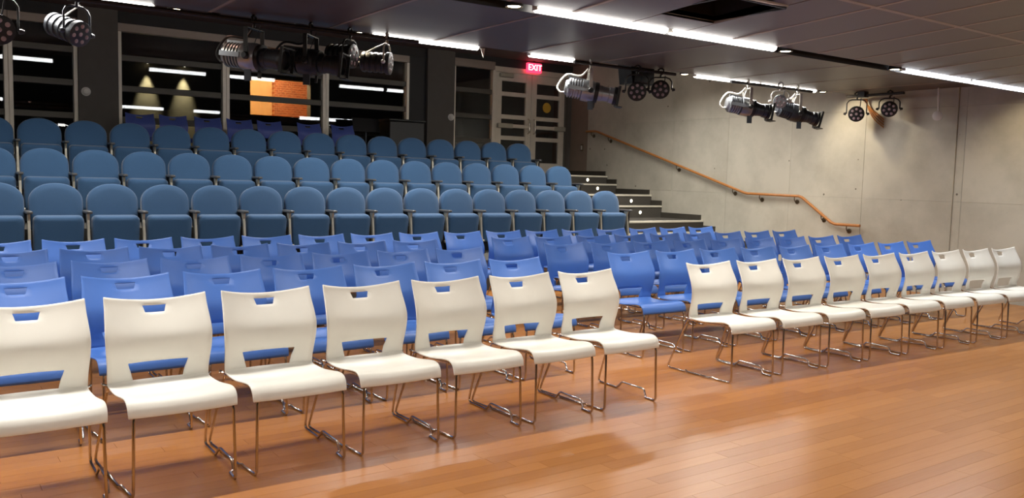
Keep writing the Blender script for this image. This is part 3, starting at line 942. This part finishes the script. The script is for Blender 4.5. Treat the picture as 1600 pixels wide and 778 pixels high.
def add_standard(t, x, end=False):
    part('armrest', MB().rbox(x - 0.028, x + 0.028, -0.33, -0.06, 0.545, 0.575, 0.008), 'arm_cap', t)
    st = MB()
    st.loft([[(x - 0.011, -0.26, 0.546), (x + 0.011, -0.26, 0.546), (x + 0.011, -0.17, 0.546), (x - 0.011, -0.17, 0.546)],
             [(x - 0.012, -0.245, 0.48), (x + 0.012, -0.245, 0.48), (x + 0.012, -0.205, 0.48), (x - 0.012, -0.205, 0.48)],
             [(x - 0.013, -0.275, 0.22), (x + 0.013, -0.275, 0.22), (x + 0.013, -0.235, 0.22), (x - 0.013, -0.235, 0.22)],
             [(x - 0.015, -0.285, 0.16), (x + 0.015, -0.285, 0.16), (x + 0.015, -0.235, 0.16), (x - 0.015, -0.235, 0.16)]])
    part('standard', st, 'cast', t, False)
    part('hinge', MB().lathe([(-0.045, 0.010), (-0.042, 0.018), (0.042, 0.018), (0.045, 0.010)], 12, 'x', (x, -0.262, 0.165)), 'cast', t)
    part('foot', MB().box(x - 0.016, x + 0.016, -0.27, -0.20, 0.012, 0.16).box(x - 0.03, x + 0.03, -0.33, -0.05, 0.0, 0.012), 'black', t, False)
    part('arm_bracket', MB().box(x - 0.009, x + 0.009, -0.16, 0.01, 0.47, 0.546), 'black', t, False)
    if end:
        part('end_panel', MB().rbox(x + 0.005, x + 0.035, -0.26, 0.02, 0.06, 0.56, 0.01), 'black', t, label='black aisle end panel')
TS = 0.53
proto_s = make_theatre_seat(); add_standard(proto_s, -TS / 2)
proto_e = make_theatre_seat(); add_standard(proto_e, -TS / 2); add_standard(proto_e, TS / 2, True)
us = {'s': False, 'e': False}
for r, (x0, yv, zf, nm) in enumerate([(1.2457, 9.849, 0.37, 'front'), (1.2945, 11.076, 0.74, 'middle'), (1.395, 12.35, 1.13, 'back')]):
    for k in range(-1, 15):
        key = 'e' if k == 14 else 's'
        p = proto_e if key == 'e' else proto_s
        c = copy_tree(p) if us[key] else p
        us[key] = True
        c.location = (x0 + k * TS, yv - 0.01, zf)
        ends = ', at the aisle' if k == 14 else ''
        tag(c, ('tipped-up petrol blue theatre seat, %s from left in the %s tier row' % (ORD[k + 1], nm)) + ends, 'theatre seat', 'upholstered theatre seats')

# ------------------------------------------------------------------ stage lights
def clamp_parts(e, m):
    part('clamp', MB().tube([(0, -0.025, 0.0), (0, -0.028, 0.035), (0, 0.0, 0.055), (0, 0.03, 0.035), (0, 0.028, 0.0), (0, 0.0, -0.022)], 0.011, 8).lathe([(-0.05, 0.012), (-0.02, 0.012)], 8, 'z'), m, e)

def ellipsoidal(x, y, z, yaw, tilt, body_m, barrel_m, yoke_m, label, drop=0.30, barn=True):
    e = empty('profile_spotlight', (x, y, z), yaw)
    tag(e, label, 'stage light', 'stage lights along the far ceiling line')
    R = Matrix.Rotation(tilt, 3, 'Y')
    C = Vector((0, 0, -drop))
    def P(mb):
        return mb.xform(R).xform(Matrix.Identity(3)) if False else _shift(mb.xform(R), C)
    clamp_parts(e, yoke_m)
    yk = MB()
    for s in (-1, 1):
        yk.box(-0.018, 0.018, s * 0.128 - 0.004, s * 0.128 + 0.004, -drop - 0.03, -0.055)
    yk.box(-0.018, 0.018, -0.132, 0.132, -0.063, -0.055)
    part('yoke', yk, yoke_m, e, False)
    for s in (-1, 1):
        part('tilt_knob', MB().lathe([(0, 0.03), (0.012 * s, 0.03), (0.03 * s, 0.022)], 14, 'y', (0, s * 0.13, -drop)), 'black', e)
    # lamp housing with cooling fins
    prof = [(-0.275, 0.03), (-0.27, 0.07), (-0.24, 0.088)]
    for k in range(5):
        a = -0.235 + k * 0.028
        prof += [(a, 0.102), (a + 0.014, 0.104), (a + 0.016, 0.088), (a + 0.026, 0.088)]
    prof += [(-0.09, 0.112), (0.02, 0.116), (0.05, 0.10)]
    h = part('lamp_housing', P(MB().lathe(prof, 24, 'x')), body_m, e, True, 30)
    part('vent_rib', P(MB().box(-0.25, -0.07, -0.020, 0.020, 0.098, 0.118).box(-0.25, -0.07, 0.098, 0.118, -0.02, 0.02).box(-0.25, -0.07, -0.118, -0.098, -0.02, 0.02)), body_m, h, False)
    part('shutter_band', P(MB().lathe([(0.045, 0.10), (0.05, 0.108), (0.085, 0.108), (0.09, 0.09)], 24, 'x').box(0.055, 0.075, -0.012, 0.012, -0.165, -0.1).box(0.055, 0.075, 0.1, 0.15, -0.012, 0.012)), 'black', e, True, 30)
    bprof = [(0.088, 0.07), (0.09, 0.083), (0.13, 0.083), (0.134, 0.076), (0.20, 0.076), (0.204, 0.084), (0.25, 0.086), (0.252, 0.07)]
    part('barrel', P(MB().lathe(bprof, 24, 'x')), barrel_m, e, True, 30)
    part('lens_ring', P(MB().lathe([(0.25, 0.07), (0.255, 0.095), (0.285, 0.098), (0.287, 0.078), (0.262, 0.072), (0.262, 0.001)], 24, 'x')), 'black', e, True, 30)
    fh = MB()
    for s in (-1, 1):
        fh.box(0.287, 0.312, s * 0.098 - 0.006, s * 0.098 + 0.006, -0.10, 0.10)
        fh.box(0.287, 0.312, -0.10, 0.10, s * 0.098 - 0.006, s * 0.098 + 0.006)
    fh.box(0.30, 0.36, -0.09, 0.09, -0.112, -0.104)
    part('gel_frame', P(fh), 'black', e, False)
    part('power_cable', MB().tube(catmull([tuple(Vector(C) + R @ Vector(q)) if i < 2 else q for i, q in enumerate([(-0.26, 0, -0.05), (-0.31, 0, -0.06), (-0.345, 0.0, -drop + 0.05), (-0.25, 0.01, -drop + 0.17), (-0.10, 0.03, -0.12), (-0.02, 0.02, -0.045)])], 5), 0.010, 8), 'cable_white' if yoke_m == 'yoke_white' else 'black', e)
    part('safety_cable', MB().tube([(-0.09, 0.02, -drop + 0.12), (-0.03, 0.06, -0.16), (0.03, 0.05, -0.02)], 0.004, 6), yoke_m, e)
    part('label_plate', _shift(MB().box(-0.03, 0.03, -0.10, -0.09, -0.2, -0.11), C), 'gunmetal', e, False)
    return e

def led_par(x, y, z, yaw, tilt, label, drop=0.22, depth=0.13, plate='led_plate', yoke_m='black', r=0.105, body_m='black', cable=None):
    e = empty('led_par', (x, y, z), yaw)
    tag(e, label, 'stage light', 'stage lights along the far ceiling line')
    R = Matrix.Rotation(tilt, 3, 'Y')
    C = Vector((0, 0, -drop))
    def P(mb): return _shift(mb.xform(R), C)
    clamp_parts(e, yoke_m)
    w = r + 0.022
    yk = MB().tube([(0, -w, -drop), (0, -w, -0.10), (0, -w * 0.8, -0.065), (0, -w * 0.5, -0.05), (0, w * 0.5, -0.05), (0, w * 0.8, -0.065), (0, w, -0.10), (0, w, -drop)], 0.008, 8)
    part('yoke', yk, yoke_m, e)
    for s in (-1, 1):
        part('tilt_knob', MB().lathe([(0, 0.018), (0.012 * s, 0.02), (0.034 * s, 0.012)], 10, 'y', (0, s * (w + 0.004), -drop)), yoke_m, e)
    prof = [(-depth, r * 0.55), (-depth + 0.01, r * 0.78)]
    nf = 4
    for k in range(nf):
        a = -depth + 0.02 + k * (depth - 0.03) / nf
        st = (depth - 0.03) / nf
        prof += [(a, r * 0.9), (a + st * 0.5, r * 0.92), (a + st * 0.55, r * 0.84), (a + st * 0.95, r * 0.84)]
    prof += [(0.0, r), (0.035, r), (0.038, r * 0.93)]
    part('body', P(MB().lathe(prof, 24, 'x')), body_m, e, True, 30)
    fp = part('face_plate', P(MB().lathe([(0.026, r * 0.94), (0.030, r * 0.93), (0.030, 0.002)], 24, 'x')), plate, e, True, 30)
    lm = [(0, 0)] + [(r * 0.62 * math.cos(k * 2 * math.pi / 7 + 1.57), r * 0.62 * math.sin(k * 2 * math.pi / 7 + 1.57)) for k in range(7)]
    for (ly, lz) in lm:
        part('lens', P(MB().lathe([(0.029, r * 0.215), (0.036, r * 0.20), (0.041, r * 0.12), (0.042, 0.001)], 14, 'x', (0, ly, lz))), 'lens', fp)
    part('cable', MB().tube(catmull([tuple(C + R @ Vector((-depth, 0.02, 0))), tuple(C + Vector((-depth - 0.05, 0.03, 0.02))), (-depth * 0.8, 0.05, -drop * 0.5), (-0.02, 0.05, -0.03)], 5), 0.006, 6), cable or 'black', e)
    return e

def yaw_of(dx, dy): return math.atan2(dy, dx)
ZP = 2.61
Y_A = 7.08
ax = yaw_of(0.82, -0.58)
def to_cam(x, y, off=0.0): return yaw_of(-x, -y) + off
# silver profile spots
ellipsoidal(5.98, Y_A, ZP, ax, math.radians(9), 'steel', 'steel', 'yoke_white', 'silver profile spotlight with white yoke hanging right of the exit sign', 0.285)
ellipsoidal(8.52, Y_A, ZP, ax + 0.1, math.radians(9), 'steel', 'gunmetal', 'yoke_white', 'left silver profile spotlight in front of the concrete wall', 0.285)
ellipsoidal(9.50, Y_A, ZP, ax + 0.05, math.radians(14), 'gunmetal', 'gunmetal', 'yoke_white', 'right gunmetal profile spotlight in front of the concrete wall', 0.30)
ellipsoidal(2.37, Y_A, ZP, ax - 0.25, math.radians(6), 'steel', 'gunmetal', 'black', 'grey profile spotlight hanging left of the orange window', 0.285)
ellipsoidal(2.86, Y_A, ZP, ax - 0.15, math.radians(6), 'black', 'black', 'black', 'black profile spotlight hanging above the orange window', 0.28)
# LED pars
led_par(0.56, Y_A, ZP, to_cam(0.56, Y_A, 0.2), math.radians(12), 'black LED par light cut by the top left picture corner', 0.27)
led_par(1.06, Y_A, ZP, ax - 0.35, math.radians(18), 'long black LED par can hanging before the left window', 0.24, 0.26, 'led_plate', 'gunmetal', 0.095, 'gunmetal', 'cable_white')
led_par(3.22, Y_A, ZP, ax - 0.30, math.radians(4), 'dark LED par can hanging beside the warm downlight', 0.19, 0.22)
led_par(3.58, Y_A, ZP, ax - 0.10, math.radians(4), 'LED par can with grey face plate below the tube light', 0.22, 0.24, 'led_plate_pale', 'yoke_white', 0.10, 'black', 'cable_white')
led_par(6.66, Y_A, ZP, to_cam(6.66, Y_A, 0.08), math.radians(4), 'left black LED par of the pair at the start of the concrete wall', 0.235)
led_par(7.02, Y_A, ZP, to_cam(7.02, Y_A, 0.05), math.radians(4), 'right black LED par of the pair at the start of the concrete wall', 0.185)
led_par(9.02, Y_A - 0.1, ZP, to_cam(9.02, Y_A, 0.05), math.radians(6), 'small black LED par between the two profile spotlights', 0.185, 0.2, 'led_plate', 'yoke_white', 0.085, 'steel')
led_par(10.62, 6.95, ZP, to_cam(10.62, 6.95, 0.05), math.radians(8), 'left black LED par near the top of the concrete wall', 0.24)
led_par(10.70, 6.52, ZP, to_cam(10.70, 6.52, 0.0), math.radians(8), 'right black LED par near the top of the concrete wall', 0.19)
# mounting pipe stubs that carry the lights
for xa, xb, lb in ((0.2, 3.9, 'black hanging pipe above the left stage lights'), (5.75, 7.25, 'black hanging pipe near the doors'), (8.2, 9.8, 'black hanging pipe before the concrete wall')):
    p = empty('lighting_pipe', ((xa + xb) / 2, Y_A, ZP))
    tag(p, lb, 'pipe', 'hanging pipes for stage lights')
    h = (xb - xa) / 2
    part('pipe', MB().tube([(-h, 0, 0.005), (h, 0, 0.005)], 0.018, 10), 'slot', p)
p = empty('lighting_pipe', (10.66, 6.72, ZP))
tag(p, 'short black hanging pipe at the top of the concrete wall', 'pipe', 'hanging pipes for stage lights')
part('pipe', MB().tube([(0, -0.42, 0.005), (0, 0.42, 0.005)], 0.018, 10), 'slot', p)
part('drop_rod', MB().box(-0.05, 0.05, 0.12, 0.22, -0.02, 0.055), 'slot', p, False)
cb = empty('cable_bundle', (WX - 0.03, 7.0, 2.45))
tag(cb, 'bundle of tan cables drooping on the concrete wall beside the right LED pars', 'cable')
for k in range(4):
    part('cable', MB().tube(catmull([(-0.05, 0.0 + 0.02 * k, 0.15), (0.0, -0.01 - 0.015 * k, 0.0), (0.012, -0.10 - 0.02 * k, -0.14 + 0.02 * k), (0.012, -0.24, -0.25 + 0.035 * k)], 5), 0.008, 6), 'rail', cb)
# black speaker behind the pair of pars
sp = empty('speaker_box', (6.98, 7.45, 2.62))
tag(sp, 'black wedge speaker box behind the pair of LED pars', 'speaker')
part('cabinet', MB().loft([[(-0.14, -0.1, -0.12), (0.2, -0.1, -0.12), (0.2, 0.12, -0.12), (-0.14, 0.12, -0.12)], [(-0.2, -0.1, 0.28), (0.2, -0.1, 0.28), (0.2, 0.12, 0.28), (-0.2, 0.12, 0.28)]]), 'black', sp, False)
part('grille', MB().rbox(-0.12, 0.18, -0.112, -0.1, -0.1, 0.26, 0.004), 'led_plate', sp)
# hanging round sensor by the right wall
hs = empty('hanging_sensor', (10.85, 5.95, 2.66))
tag(hs, 'pale round disc on a thin stem hanging at the top of the concrete wall', 'sensor')
part('stem', MB().tube([(0.0, 0, 0.01), (0.01, -0.01, -0.285)], 0.012, 8), 'white_paint', hs)
part('disc', MB().lathe([(-0.02, 0.045), (-0.015, 0.062), (0.015, 0.062), (0.02, 0.045), (0.022, 0.001)], 22, 'x', (0, 0, 0), Matrix.Rotation(to_cam(10.85, 5.95), 3, 'Z')), 'white_paint', hs)
for c in hs.children:
    if c.name.startswith('disc'): c.location = (0.0, -0.01, -0.345)
